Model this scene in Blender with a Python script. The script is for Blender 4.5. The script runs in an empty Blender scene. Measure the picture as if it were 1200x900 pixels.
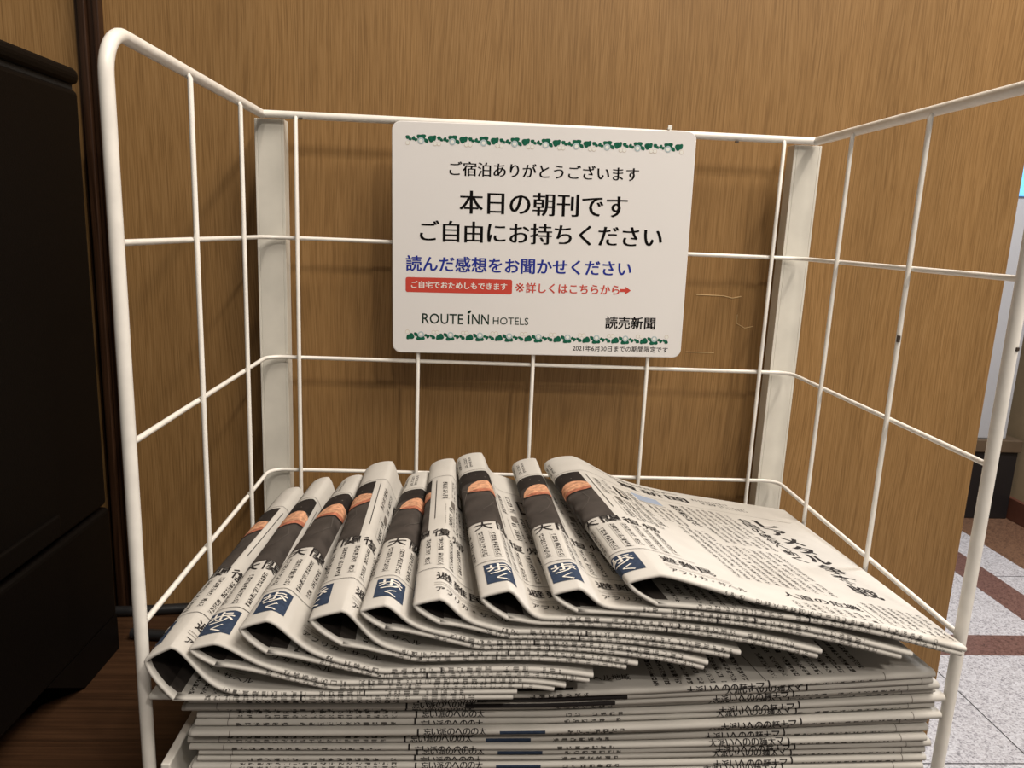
import bpy, bmesh, math, random
import numpy as np
from mathutils import Vector, Matrix

SC = bpy.context.scene
COL = SC.collection
rnd = random.Random(7)
ZO = 1.15                      # height of the rack's top rail above the floor (all builders use z = 0 there)

# ------------------------------------------------------------------ camera, world, lights, exposure
cam_d = bpy.data.cameras.new('camera')
cam = bpy.data.objects.new('camera', cam_d)
COL.objects.link(cam)
cam_d.sensor_width = 36.0
cam_d.lens = 36.0 * 882.483 / 1200.0
cam_d.clip_start = 0.01
cam.location = (-0.05544, -0.63498, -0.08211 + ZO)
cam.rotation_euler = (1.36937, -0.04122, -0.05054)
SC.camera = cam

wd = bpy.data.worlds.new('room_light')
SC.world = wd
wd.use_nodes = True
wd.node_tree.nodes['Background'].inputs[0].default_value = (1.0, 0.88, 0.74, 1)
wd.node_tree.nodes['Background'].inputs[1].default_value = 0.16

def area(name, loc, target, size, power, color):
    l = bpy.data.lights.new(name, 'AREA')
    l.shape = 'DISK'; l.size = size; l.energy = power; l.color = color
    o = bpy.data.objects.new(name, l); COL.objects.link(o)
    o.location = (loc[0], loc[1], loc[2] + ZO)
    d = Vector((target[0], target[1], target[2])) - Vector(loc)
    o.rotation_euler = d.to_track_quat('-Z', 'Y').to_euler()
    return o
WARM = (1.0, 0.895, 0.785)
area('ceiling_panel', (0.70, -0.60, 1.32), (0.35, -0.30, -0.3), 0.95, 38.0, WARM)
area('ceiling_lamp_right', (0.75, -1.55, 1.30), (0.1, 0.0, -0.2), 0.12, 10.0, WARM)
area('ceiling_lamp_middle', (0.10, -1.75, 1.30), (0.0, 0.0, -0.2), 0.12, 7.0, WARM)
area('ceiling_lamp_rear', (1.9, 0.9, 1.30), (1.6, 1.2, -1.15), 0.5, 62.0, (0.97, 0.97, 1.0))

vs = SC.view_settings
vs.view_transform = 'Standard'; vs.look = 'None'; vs.gamma = 1.0; vs.use_curve_mapping = False
vs.exposure = 0.0

# ------------------------------------------------------------------ materials
def nodes_of(name):
    m = bpy.data.materials.new(name); m.use_nodes = True
    nt = m.node_tree
    return m, nt, nt.nodes['Principled BSDF']

def N(nt, typ, **kw):
    n = nt.nodes.new(typ)
    for k, v in kw.items(): setattr(n, k, v)
    return n

def plain(name, col, rough=0.5, noise=0.0, nscale=60, metal=0.0, bump=0.0, spec=0.5):
    m, nt, b = nodes_of(name)
    b.inputs['Roughness'].default_value = rough
    b.inputs['Metallic'].default_value = metal
    b.inputs['Specular IOR Level'].default_value = spec
    tc = N(nt, 'ShaderNodeTexCoord'); nz = N(nt, 'ShaderNodeTexNoise')
    nz.inputs['Scale'].default_value = nscale; nz.inputs['Detail'].default_value = 4
    nt.links.new(tc.outputs['Object'], nz.inputs['Vector'])
    rp = N(nt, 'ShaderNodeValToRGB')
    rp.color_ramp.elements[0].position = 0.3; rp.color_ramp.elements[1].position = 0.7
    rp.color_ramp.elements[0].color = tuple(c * (1 - noise) for c in col) + (1,)
    rp.color_ramp.elements[1].color = tuple(min(1, c * (1 + noise)) for c in col) + (1,)
    nt.links.new(nz.outputs['Fac'], rp.inputs['Fac'])
    nt.links.new(rp.outputs['Color'], b.inputs['Base Color'])
    if bump:
        bp = N(nt, 'ShaderNodeBump'); bp.inputs['Strength'].default_value = bump; bp.inputs['Distance'].default_value = 0.001
        nt.links.new(nz.outputs['Fac'], bp.inputs['Height']); nt.links.new(bp.outputs['Normal'], b.inputs['Normal'])
    return m

def veneer(name, dark, mid, light, rough=0.42, grain=(420, 40, 9), warp=(9, 9, 1.6)):
    """wood veneer, grain running along z"""
    m, nt, b = nodes_of(name)
    tc = N(nt, 'ShaderNodeTexCoord')
    mp = N(nt, 'ShaderNodeMapping'); mp.inputs['Scale'].default_value = warp
    nt.links.new(tc.outputs['Object'], mp.inputs['Vector'])
    wz = N(nt, 'ShaderNodeTexNoise'); wz.inputs['Scale'].default_value = 1.0; wz.inputs['Detail'].default_value = 2
    nt.links.new(mp.outputs['Vector'], wz.inputs['Vector'])
    sub = N(nt, 'ShaderNodeVectorMath', operation='SUBTRACT'); sub.inputs[1].default_value = (0.5, 0.5, 0.5)
    nt.links.new(wz.outputs['Color'], sub.inputs[0])
    scl = N(nt, 'ShaderNodeVectorMath', operation='MULTIPLY'); scl.inputs[1].default_value = (0.045, 0, 0)
    nt.links.new(sub.outputs['Vector'], scl.inputs[0])
    add = N(nt, 'ShaderNodeVectorMath', operation='ADD')
    nt.links.new(tc.outputs['Object'], add.inputs[0]); nt.links.new(scl.outputs['Vector'], add.inputs[1])
    m2 = N(nt, 'ShaderNodeMapping'); m2.inputs['Scale'].default_value = grain
    nt.links.new(add.outputs['Vector'], m2.inputs['Vector'])
    g = N(nt, 'ShaderNodeTexNoise'); g.inputs['Scale'].default_value = 1.0; g.inputs['Detail'].default_value = 3.0; g.inputs['Roughness'].default_value = 0.6
    nt.links.new(m2.outputs['Vector'], g.inputs['Vector'])
    rp = N(nt, 'ShaderNodeValToRGB'); cr = rp.color_ramp
    cr.elements[0].position = 0.33; cr.elements[0].color = dark + (1,)
    cr.elements[1].position = 0.66; cr.elements[1].color = light + (1,)
    e = cr.elements.new(0.5); e.color = mid + (1,)
    nt.links.new(g.outputs['Fac'], rp.inputs['Fac'])
    # slow tone drift across the sheet
    lo = N(nt, 'ShaderNodeTexNoise'); lo.inputs['Scale'].default_value = 1.0; lo.inputs['Detail'].default_value = 2
    m3 = N(nt, 'ShaderNodeMapping'); m3.inputs['Scale'].default_value = (22, 5, 1.2)
    nt.links.new(add.outputs['Vector'], m3.inputs['Vector']); nt.links.new(m3.outputs['Vector'], lo.inputs['Vector'])
    r2 = N(nt, 'ShaderNodeMapRange'); r2.inputs['From Min'].default_value = .3; r2.inputs['From Max'].default_value = .7
    r2.inputs['To Min'].default_value = 0.93; r2.inputs['To Max'].default_value = 1.06
    nt.links.new(lo.outputs['Fac'], r2.inputs['Value'])
    mul = N(nt, 'ShaderNodeVectorMath', operation='SCALE')
    nt.links.new(rp.outputs['Color'], mul.inputs[0]); nt.links.new(r2.outputs['Result'], mul.inputs['Scale'])
    nt.links.new(mul.outputs['Vector'], b.inputs['Base Color'])
    b.inputs['Roughness'].default_value = rough
    b.inputs['Specular IOR Level'].default_value = 0.3
    bp = N(nt, 'ShaderNodeBump'); bp.inputs['Strength'].default_value = 0.25; bp.inputs['Distance'].default_value = 0.0004
    nt.links.new(g.outputs['Fac'], bp.inputs['Height']); nt.links.new(bp.outputs['Normal'], b.inputs['Normal'])
    return m

def granite(name, base, c2, c3, joint=None):
    m, nt, b = nodes_of(name)
    tc = N(nt, 'ShaderNodeTexCoord')
    v = N(nt, 'ShaderNodeTexVoronoi'); v.inputs['Scale'].default_value = 260
    nt.links.new(tc.outputs['Object'], v.inputs['Vector'])
    nz = N(nt, 'ShaderNodeTexNoise'); nz.inputs['Scale'].default_value = 110; nz.inputs['Detail'].default_value = 3
    nt.links.new(tc.outputs['Object'], nz.inputs['Vector'])
    sep = N(nt, 'ShaderNodeSeparateColor'); nt.links.new(v.outputs['Color'], sep.inputs['Color'])
    ad = N(nt, 'ShaderNodeMath', operation='ADD'); nt.links.new(sep.outputs[0], ad.inputs[0]); nt.links.new(nz.outputs['Fac'], ad.inputs[1])
    hf = N(nt, 'ShaderNodeMath', operation='MULTIPLY'); hf.inputs[1].default_value = 0.5; nt.links.new(ad.outputs[0], hf.inputs[0])
    rp = N(nt, 'ShaderNodeValToRGB'); cr = rp.color_ramp
    cr.elements[0].position = 0.22; cr.elements[0].color = c3 + (1,)
    cr.elements[1].position = 0.75; cr.elements[1].color = base + (1,)
    e = cr.elements.new(0.42); e.color = c2 + (1,)
    nt.links.new(hf.outputs[0], rp.inputs['Fac'])
    nt.links.new(rp.outputs['Color'], b.inputs['Base Color'])
    b.inputs['Roughness'].default_value = 0.28
    return m

def print_text(name, ink, paper):
    """rows of dense illegible newsprint in UV millimetres (u across, v along the column)"""
    m, nt, b = nodes_of(name)
    uv = N(nt, 'ShaderNodeUVMap')
    sp = N(nt, 'ShaderNodeSeparateXYZ'); nt.links.new(uv.outputs['UV'], sp.inputs[0])
    def math_(op, a, bb=None):
        n = N(nt, 'ShaderNodeMath', operation=op)
        for i, x in enumerate((a, bb)):
            if x is None: continue
            if isinstance(x, (int, float)): n.inputs[i].default_value = x
            else: nt.links.new(x, n.inputs[i])
        return n.outputs[0]
    u = math_('DIVIDE', sp.outputs[0], 3.5); v = math_('DIVIDE', sp.outputs[1], 2.75)
    fu = math_('FRACT', u); fv = math_('FRACT', v)
    def wn(a, bb):
        c = N(nt, 'ShaderNodeCombineXYZ'); nt.links.new(a, c.inputs[0]); nt.links.new(bb, c.inputs[1])
        w = N(nt, 'ShaderNodeTexWhiteNoise', noise_dimensions='2D'); nt.links.new(c.outputs[0], w.inputs['Vector'])
        return w.outputs['Value']
    sub = wn(math_('FLOOR', math_('MULTIPLY', u, 6.0)), math_('FLOOR', math_('MULTIPLY', v, 5.0)))
    cell = wn(math_('FLOOR', u), math_('FLOOR', v))
    on = math_('GREATER_THAN', sub, math_('ADD', 0.20, math_('MULTIPLY', cell, 0.36)))
    msk = math_('MULTIPLY', math_('MULTIPLY', math_('GREATER_THAN', fu, 0.1), math_('LESS_THAN', fu, 0.74)),
                math_('MULTIPLY', math_('GREATER_THAN', fv, 0.06), math_('LESS_THAN', fv, 0.9)))
    on = math_('MULTIPLY', on, math_('MULTIPLY', msk, math_('LESS_THAN', cell, 0.94)))
    mx = N(nt, 'ShaderNodeMix', data_type='RGBA')
    mx.inputs[6].default_value = paper + (1,); mx.inputs[7].default_value = ink + (1,)
    nt.links.new(on, mx.inputs[0])
    nt.links.new(mx.outputs[2], b.inputs['Base Color'])
    b.inputs['Roughness'].default_value = 0.85; b.inputs['Specular IOR Level'].default_value = 0.15
    return m

PAPER = (0.54, 0.525, 0.49)
INK = (0.025, 0.022, 0.022)
M = {}
M['wall'] = veneer('oak_veneer', (0.200, 0.110, 0.040), (0.270, 0.153, 0.057), (0.315, 0.186, 0.075), grain=(1000, 40, 22))
M['trim'] = veneer('dark_stained_wood', (0.018, 0.008, 0.004), (0.03, 0.014, 0.007), (0.045, 0.021, 0.011), rough=0.35)
M['counter'] = veneer('brown_wood', (0.026, 0.0125, 0.006), (0.040, 0.019, 0.009), (0.055, 0.027, 0.013), grain=(9, 380, 40), warp=(1.6, 9, 9))
M['white'] = plain('white_painted_steel', (0.82, 0.80, 0.75), 0.35, 0.05, 90)
M['post'] = plain('white_painted_bar', (0.70, 0.68, 0.61), 0.42, 0.07, 40)
M['chip'] = plain('bare_steel', (0.05, 0.035, 0.025), 0.6)
M['black'] = plain('black_textured_plastic', (0.0045, 0.0034, 0.0027), 0.5, 0.15, 900, bump=0.1, spec=0.07)
M['seam'] = plain('dark_gap', (0.003, 0.003, 0.003), 0.8)
M['cable'] = plain('black_rubber', (0.012, 0.012, 0.013), 0.4)
M['sign'] = plain('glossy_white_board', (0.765, 0.755, 0.75), 0.3, 0.015, 8)
M['ink'] = plain('black_ink', (0.006, 0.005, 0.005), 0.7, spec=0.05)
M['blue'] = plain('blue_ink', (0.02, 0.035, 0.28), 0.6, spec=0.1)
M['red'] = plain('red_ink', (0.55, 0.055, 0.035), 0.5)
M['green'] = plain('green_leaf_print', (0.010, 0.105, 0.062), 0.6, 0.3, 500, spec=0.1)
M['dgreen'] = plain('dark_green_ink', (0.008, 0.028, 0.018), 0.6, spec=0.1)
M['flower'] = plain('pale_blue_print', (0.42, 0.52, 0.55), 0.5, 0.15, 700)
M['petal'] = plain('white_print', (0.78, 0.78, 0.74), 0.5)
M['outline'] = plain('pale_pink_print', (0.60, 0.53, 0.46), 0.5)
M['lgreen'] = plain('pale_green_print', (0.42, 0.52, 0.42), 0.5)
M['paper'] = plain('newsprint_paper', PAPER, 0.85, 0.04, 45, spec=0.15)
M['edge'] = plain('newsprint_page_edges', (0.50, 0.48, 0.435), 0.9, 0.25, 300, spec=0.1)
M['nink'] = plain('newspaper_ink', INK, 0.8, spec=0.15)
M['ntext'] = print_text('newsprint_columns', (0.06, 0.055, 0.05), PAPER)
M['ntextb'] = print_text('newsprint_fold_lines', (0.085, 0.08, 0.074), PAPER)
M['ntextg'] = print_text('newsprint_grey_columns', (0.16, 0.145, 0.13), (0.56, 0.53, 0.48))
M['nblue'] = plain('newspaper_blue_box', (0.030, 0.046, 0.082), 0.8, 0.2, 400, spec=0.15)
M['nsky'] = plain('newspaper_pale_blue', (0.30, 0.36, 0.47), 0.8, spec=0.15)
M['nphoto'] = plain('newspaper_photo_grey', (0.055, 0.047, 0.042), 0.75, 0.25, 60, spec=0.2)
M['nphotod'] = plain('newspaper_photo_black', (0.022, 0.018, 0.016), 0.75, 0.3, 90, spec=0.2)
M['nphotol'] = plain('newspaper_photo_line', (0.16, 0.145, 0.13), 0.8, spec=0.2)
M['nfish'] = plain('newspaper_photo_orange', (0.56, 0.30, 0.18), 0.8, 0.35, 330, spec=0.2)
M['nfishd'] = plain('newspaper_photo_red', (0.40, 0.15, 0.09), 0.8, 0.35, 330, spec=0.2)
M['nphotom'] = plain('newspaper_photo_faint_line', (0.085, 0.075, 0.067), 0.8, spec=0.2)
M['nwhite'] = plain('newspaper_white', (0.72, 0.70, 0.65), 0.85, spec=0.15)
M['granite'] = granite('grey_granite', (0.58, 0.57, 0.58), (0.44, 0.42, 0.43), (0.21, 0.20, 0.21))
M['redgranite'] = granite('red_brown_granite', (0.19, 0.105, 0.085), (0.14, 0.07, 0.058), (0.06, 0.03, 0.025))
M['browngranite'] = granite('brown_granite', (0.20, 0.11, 0.065), (0.14, 0.075, 0.045), (0.06, 0.03, 0.02))
M['joint'] = plain('dark_grout', (0.03, 0.028, 0.027), 0.9)
M['beige'] = plain('beige_plaster', (0.33, 0.25, 0.15), 0.8, 0.05, 30)
M['basebd'] = plain('red_brown_skirting', (0.10, 0.035, 0.02), 0.5, 0.15, 20)
M['panel'] = plain('grey_satin_panel', (0.36, 0.36, 0.37), 0.25, 0.03, 5)
M['ledge'] = plain('brown_ledge', (0.09, 0.06, 0.035), 0.5, 0.1, 20)
M['farblack'] = plain('black_plinth', (0.008, 0.006, 0.006), 0.5)
def emit(name, col, s):
    m, nt, b = nodes_of(name)
    b.inputs['Base Color'].default_value = col + (1,)
    b.inputs['Emission Color'].default_value = col + (1,); b.inputs['Emission Strength'].default_value = s
    return m
M['screen'] = emit('lit_blue_screen', (0.13, 0.42, 0.85), 0.75)
M['screenw'] = emit('lit_lavender_screen', (0.55, 0.52, 0.68), 0.6)
M['scruff'] = plain('pale_scratch', (0.52, 0.36, 0.17), 0.6)

# ------------------------------------------------------------------ object helpers
def tag(o, label=None, cat=None, group=None, kind=None):
    if label: o['label'] = label
    if cat: o['category'] = cat
    if group: o['group'] = group
    if kind: o['kind'] = kind
    return o

def empty(name, loc):
    o = bpy.data.objects.new(name, None); COL.objects.link(o)
    o.location = loc; o.empty_display_size = 0.02
    return o

class MB:
    def __init__(s): s.v = []; s.f = []; s.m = []; s.s = []; s.uv = {}
    def add(s, verts, faces, mat=0, smooth=False, uvs=None):
        b = len(s.v); s.v.extend([tuple(map(float, p)) for p in verts])
        for f in faces:
            s.f.append(tuple(i + b for i in f)); s.m.append(mat); s.s.append(smooth)
        if uvs is not None:
            for i, u in enumerate(uvs): s.uv[b + i] = u
        return s
    def box(s, x0, y0, z0, x1, y1, z1, mat=0, bev=0.0):
        bm = bmesh.new()
        bmesh.ops.create_cube(bm, size=1)
        for v in bm.verts:
            v.co = Vector(((x0 + x1) / 2 + v.co.x * (x1 - x0), (y0 + y1) / 2 + v.co.y * (y1 - y0), (z0 + z1) / 2 + v.co.z * (z1 - z0)))
        if bev: bmesh.ops.bevel(bm, geom=bm.edges[:], offset=bev, segments=3, profile=0.5, affect='EDGES')
        bm.verts.index_update()
        s.add([v.co for v in bm.verts], [[v.index for v in f.verts] for f in bm.faces], mat); bm.free()
        return s
    def tube(s, pts, r, seg=10, mat=0, caps=True):
        pts = [Vector(p) for p in pts]; n = len(pts)
        tang = [(pts[min(i + 1, n - 1)] - pts[max(i - 1, 0)]).normalized() for i in range(n)]
        up = Vector((0, 0, 1)) if abs(tang[0].z) < 0.9 else Vector((1, 0, 0))
        a = (up - tang[0] * up.dot(tang[0])).normalized()
        vs_, fs = [], []
        for i in range(n):
            a = (a - tang[i] * a.dot(tang[i])).normalized(); b = tang[i].cross(a)
            for k in range(seg):
                th = 2 * math.pi * k / seg
                vs_.append(pts[i] + (a * math.cos(th) + b * math.sin(th)) * r)
        for i in range(n - 1):
            for k in range(seg):
                fs.append((i * seg + k, i * seg + (k + 1) % seg, (i + 1) * seg + (k + 1) % seg, (i + 1) * seg + k))
        s.add(vs_, fs, mat, True)
        if caps:
            s.add(vs_[:seg], [tuple(range(seg))[::-1]], mat); s.add(vs_[-seg:], [tuple(range(seg))], mat)
        return s
    def build(s, name, mats, parent=None):
        base = parent_base(parent)
        me = bpy.data.meshes.new(name)
        me.from_pydata([(p[0] - base[0], p[1] - base[1], p[2] - base[2]) for p in s.v], [], s.f)
        for m in mats: me.materials.append(m)
        me.polygons.foreach_set('material_index', s.m)
        me.polygons.foreach_set('use_smooth', s.s)
        if s.uv:
            l = me.uv_layers.new(name='UVMap')
            for lp in me.loops:
                u = s.uv.get(lp.vertex_index)
                if u is not None: l.data[lp.index].uv = u
        me.update()
        o = bpy.data.objects.new(name, me); COL.objects.link(o)
        if parent: o.parent = parent
        return o

def parent_base(p):
    b = Vector((0, 0, 0))
    while p is not None:
        b = b + p.location; p = p.parent
    return b

def fillet(pts, r, n=8):
    pts = [Vector(p) for p in pts]; out = [pts[0]]
    for i in range(1, len(pts) - 1):
        a, b, c = pts[i - 1], pts[i], pts[i + 1]
        d1 = (a - b).normalized(); d2 = (c - b).normalized()
        ang = d1.angle(d2); t = r / math.tan(ang / 2)
        p1 = b + d1 * t; p2 = b + d2 * t
        cen = b + (d1 + d2).normalized() * (r / math.sin(ang / 2))
        for k in range(n + 1):
            q = p1.lerp(p2, k / n) - cen
            e1 = (p1 - cen); e2 = (p2 - cen); w = e1.angle(e2)
            q = (e1 * math.sin((1 - k / n) * w) + e2 * math.sin(k / n * w)) / math.sin(w)
            out.append(cen + q)
    out.append(pts[-1])
    return out

# ------------------------------------------------------------------ lettering
_tcache = {}
def glyphs(body, style='plain', spacing=1.0):
    """flat lettering scaled so that its box is 1 unit wide from 0; returns verts (n,2), faces, height"""
    key = (body, style, spacing)
    if key in _tcache: return _tcache[key]
    cu = bpy.data.curves.new('lettering', 'FONT'); cu.body = body; cu.size = 1; cu.resolution_u = 3
    cu.space_character = spacing
    off = {'plain': 0.0, 'serif': -0.004, 'heavyserif': -0.003, 'bold': 0.010, 'black': 0.010, 'semi': 0.006, 'light': -0.008}[style]
    cu.offset = off
    o = bpy.data.objects.new('lettering', cu); COL.objects.link(o)
    dg = bpy.context.evaluated_depsgraph_get(); dg.update()
    me = bpy.data.meshes.new_from_object(o.evaluated_get(dg))
    v = np.array([(p.co.x, p.co.y) for p in me.vertices]); f = [tuple(p.vertices) for p in me.polygons]
    bpy.data.objects.remove(o); bpy.data.curves.remove(cu); bpy.data.meshes.remove(me)
    v[:, 0] -= v[:, 0].min(); v[:, 1] -= v[:, 1].min()
    w = v[:, 0].max(); v /= w
    _tcache[key] = (v, f, v[:, 1].max(), w)
    return _tcache[key]

class Art:
    """flat print in page millimetres: (verts2, faces, material key, layer, uv)"""
    def __init__(s): s.items = []
    def text(s, body, x0, yc, w, mat, style='plain', layer=2, h=None, spacing=1.0):
        v, f, hh, ems = glyphs(body, style, spacing)
        q = v * w
        if h: q = q * np.array((1, h / (hh * w)))
        q = q + np.array((x0, yc - (h or hh * w) / 2))
        # printed a few times side by side: stout upright strokes, fine level ones
        for i, dx in enumerate({'serif': (-.024, -.008, .008, .024), 'heavyserif': (-.026, -.009, .009, .026), 'bold': (-.014, 0, .014), 'black': (-.03, 0, .03)}.get(style, (0,))):
            s.items.append((q + np.array((dx * w / ems, 0)), f, mat, layer + .2 * i, None))
        return s
    def vtext(s, body, xc, ytop, size, pitch, mat, style='plain', layer=2):
        for i, ch in enumerate(body):
            s.text(ch, xc - size / 2, ytop - pitch * (i + .5), size, mat, style, layer)
        return s
    def rect(s, x0, y0, x1, y1, mat, layer=1, uvscale=None, uvoff=(0, 0), step=4.0):
        if mat == 'ntext' and y0 > 0 and x0 < 45: step = 1.5
        nx = max(1, int((x1 - x0) / step)); ny = max(1, int((y1 - y0) / (step * 2)), 9 if y0 < 0 and y1 - y0 < 20 else 1)
        g = [(x0 + (x1 - x0) * i / nx, y0 + (y1 - y0) * j / ny) for j in range(ny + 1) for i in range(nx + 1)]
        f = [(j * (nx + 1) + i, j * (nx + 1) + i + 1, (j + 1) * (nx + 1) + i + 1, (j + 1) * (nx + 1) + i) for j in range(ny) for i in range(nx)]
        q = np.array(g)
        uv = None if uvscale is None else (q - np.array((x0, y0))) * uvscale + np.array(uvoff)
        s.items.append((q, f, mat, layer, uv)); return s
    def poly(s, pts, mat, layer=2):
        s.items.append((np.array(pts, float), [tuple(range(len(pts)))], mat, layer, None)); return s
    def line(s, pts, w, mat, layer=2):
        for a, b in zip(pts[:-1], pts[1:]):
            a = np.array(a, float); b = np.array(b, float); n = (b - a) / (np.linalg.norm(b - a) + 1e-9); n = np.array((-n[1], n[0])) * w / 2
            k = max(1, int(np.linalg.norm(b - a) / 4))
            q = []
            for i in range(k + 1):
                c = a + (b - a) * i / k; q += [c + n, c - n]
            s.items.append((np.array(q), [(2 * i, 2 * i + 1, 2 * i + 3, 2 * i + 2) for i in range(k)], mat, layer, None))
        return s
    def ell(s, cx, cy, rx, ry, mat, layer=2, n=14, a0=0, a1=2 * math.pi, rot=0.0):
        p = []
        for i in range(n + (0 if abs(a1 - a0) > 6.28 else 1)):
            th = a0 + (a1 - a0) * i / n; x, y = rx * math.cos(th), ry * math.sin(th)
            p.append((cx + x * math.cos(rot) - y * math.sin(rot), cy + x * math.sin(rot) + y * math.cos(rot)))
        return s.poly(p, mat, layer)
    def cut(s, px, py):
        """split every piece along lines so that it can follow a curved sheet"""
        out = []
        for q, f, mat, layer, uv in s.items:
            if uv is not None or (len(f) > 1 and mat in ('ntext', 'ntextg', 'ntextb')):
                out.append((q, f, mat, layer, uv)); continue
            bm = bmesh.new(); vv = [bm.verts.new((a[0], a[1], 0)) for a in q]
            for t in f:
                try: bm.faces.new([vv[i] for i in t])
                except ValueError: pass
            lo, hi = q.min(0), q.max(0)
            for x in px:
                if lo[0] < x < hi[0]: bmesh.ops.bisect_plane(bm, geom=bm.verts[:] + bm.edges[:] + bm.faces[:], plane_co=(x, 0, 0), plane_no=(1, 0, 0))
            for y in py:
                if lo[1] < y < hi[1]: bmesh.ops.bisect_plane(bm, geom=bm.verts[:] + bm.edges[:] + bm.faces[:], plane_co=(0, y, 0), plane_no=(0, 1, 0))
            bm.verts.index_update()
            out.append((np.array([(v.co.x, v.co.y) for v in bm.verts]), [tuple(v.index for v in fa.verts) for fa in bm.faces], mat, layer, None))
            bm.free()
        s.items = out; return s

# ------------------------------------------------------------------ the room
def struct(name, mb, mats): return tag(mb.build(name, mats), kind='structure')
WY = 0.030
struct('wall_back', MB().box(-1.3, WY, -1.15, 0.428, WY + 0.11, 1.35, 0, 0.0015), [M['wall']])
t = MB()
for x0, x1, d in ((-0.3765, -0.3715, .004), (-0.3715, -0.3655, .010), (-0.3655, -0.3605, .006), (-0.3605, -0.3555, .009)):
    t.box(x0, WY - d, -0.4395, x1, WY - 0.0002, 1.35, 0, 0.0012)
struct('trim_1', t, [M['trim']])
# floor: grey granite tiles with red-brown bands and a brown field
fl = MB()
fl.box(-3.0, -3.0, -1.25, 4.0, 4.0, -1.15, 0)
e = 0.0006
fl.box(1.605, -3.0, -1.1505, 1.725, 4.0, -1.15 + e, 1)
fl.box(-3.0, 1.136, -1.1505, 1.605, 1.240, -1.15 + e * 1.0, 1)
fl.box(1.868, -3.0, -1.1505, 4.0, 4.0, -1.15 + e, 2)
for x in (1.1735, 0.7535, 0.3335): fl.box(x - .0015, -3, -1.1505, x + .0015, 1.136, -1.15 + e * .5, 3)
for y in (0.716, 0.296, -0.124, -0.544): fl.box(-3, y - .0015, -1.1505, 1.605, y + .0015, -1.15 + e * .5, 3)
fl.box(1.725, 1.62, -1.1505, 1.868, 1.623, -1.15 + e * .5, 3)
struct('floor', fl, [M['granite'], M['redgranite'], M['browngranite'], M['joint']])
struct('wall_right', MB().box(2.168, 1.0, -1.15, 2.28, 2.62, 1.35, 0), [M['beige']])
struct('baseboard_right', MB().box(2.150, 1.0, -1.15, 2.168, 2.62, -1.06, 0, .003), [M['basebd']])
struct('wall_far', MB().box(0.4, 2.62, -1.15, 2.28, 2.72, 1.35, 0), [M['beige']])

# tall grey machine beyond the wall end
mc = empty('display_cabinet', (1.76, 2.37, -1.1494))
tag(mc, 'tall grey cabinet with a blue lit screen beyond the end of the wood wall', 'cabinet')
MB().box(1.42, 2.150, -1.1494, 2.145, 2.60, -0.868, 0, .004).build('plinth', [M['farblack']], mc)
MB().box(1.41, 2.140, -0.868, 2.150, 2.60, -0.818, 0, .004).build('ledge', [M['ledge']], mc)
MB().box(1.43, 2.160, -0.818, 2.092, 2.60, 0.62, 0, .006).build('panel', [M['panel']], mc)
sm = MB().box(1.60, 2.150, 0.12, 2.05, 2.1605, 0.30, 0, .002).build('screen', [M['screen']], mc)
MB().box(1.60, 2.150, 0.30, 2.05, 2.1605, 0.46, 0, .002).build('header_sign', [M['screenw']], mc)
tb = MB(); tb.box(1.90, 2.150, 0.055, 1.955, 2.1605, 0.112, 0, .001); tb.box(1.91, 2.1485, 0.065, 1.945, 2.1502, 0.112, 1, .0004)
tb.build('price_tab', [M['screen'], M['screenw']], mc)

# counter that carries the rack and the appliance
ct = empty('wood_counter', (-0.5, -0.15, -1.1494))
tag(ct, 'brown wood counter carrying the wire rack and the black appliance', 'counter')
MB().box(-1.25, -0.42, -0.470, 0.245, WY - 0.0005, -0.440, 0, .002).build('countertop', [M['counter']], ct)
MB().box(-1.22, -0.38, -1.07, 0.225, WY - 0.0005, -0.470, 0, .002).build('carcass', [M['counter']], ct)
MB().box(-1.20, -0.34, -1.1494, 0.205, WY - 0.0205, -1.07, 0, .002).build('toe_kick', [M['trim']], ct)

# black appliance at the left
ap = empty('black_appliance', (-0.60, -0.30, -0.440))
tag(ap, 'tall black plastic appliance standing left of the white wire rack', 'appliance')
AX = -0.342
MB().box(-0.80, -0.56, -0.311, AX, -0.046, 0.0035, 0, .004).build('body', [M['black']], ap)
MB().box(-0.803, -0.563, 0.0065, AX + .001, -0.044, 0.0185, 0, .005).build('lid', [M['black']], ap)
MB().box(-0.795, -0.555, 0.0030, AX - .003, -0.049, 0.0070, 0).build('lid_gap', [M['seam']], ap)
MB().box(-0.80, -0.56, -0.409, AX + .0006, -0.043, -0.3135, 0, .004).build('lower_body', [M['black']], ap)
MB().box(AX - .004, -0.50, -0.3075, AX + .0022, -0.118, -0.2915, 0, .0015).build('side_panel', [M['black']], ap)
for x0, x1 in ((-0.790, -0.620), (-0.520, AX)):
    ft = MB()
    q = [(-0.043, -0.4398), (-0.0999, -0.4398), (-0.147, -0.4085), (-0.043, -0.4085)]
    ft.add([(x, y, z) for x in (x0, x1) for y, z in q], [(0, 1, 2, 3), (7, 6, 5, 4), (0, 4, 5, 1), (1, 5, 6, 2), (2, 6, 7, 3), (3, 7, 4, 0)])
    ft.build('foot', [M['black']], ap)
ft = MB(); ft.box(-0.78, -0.545, -0.4398, -0.372, -0.30, -0.4085, 0, .002)
ft.build('foot', [M['black']], ap)

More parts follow.
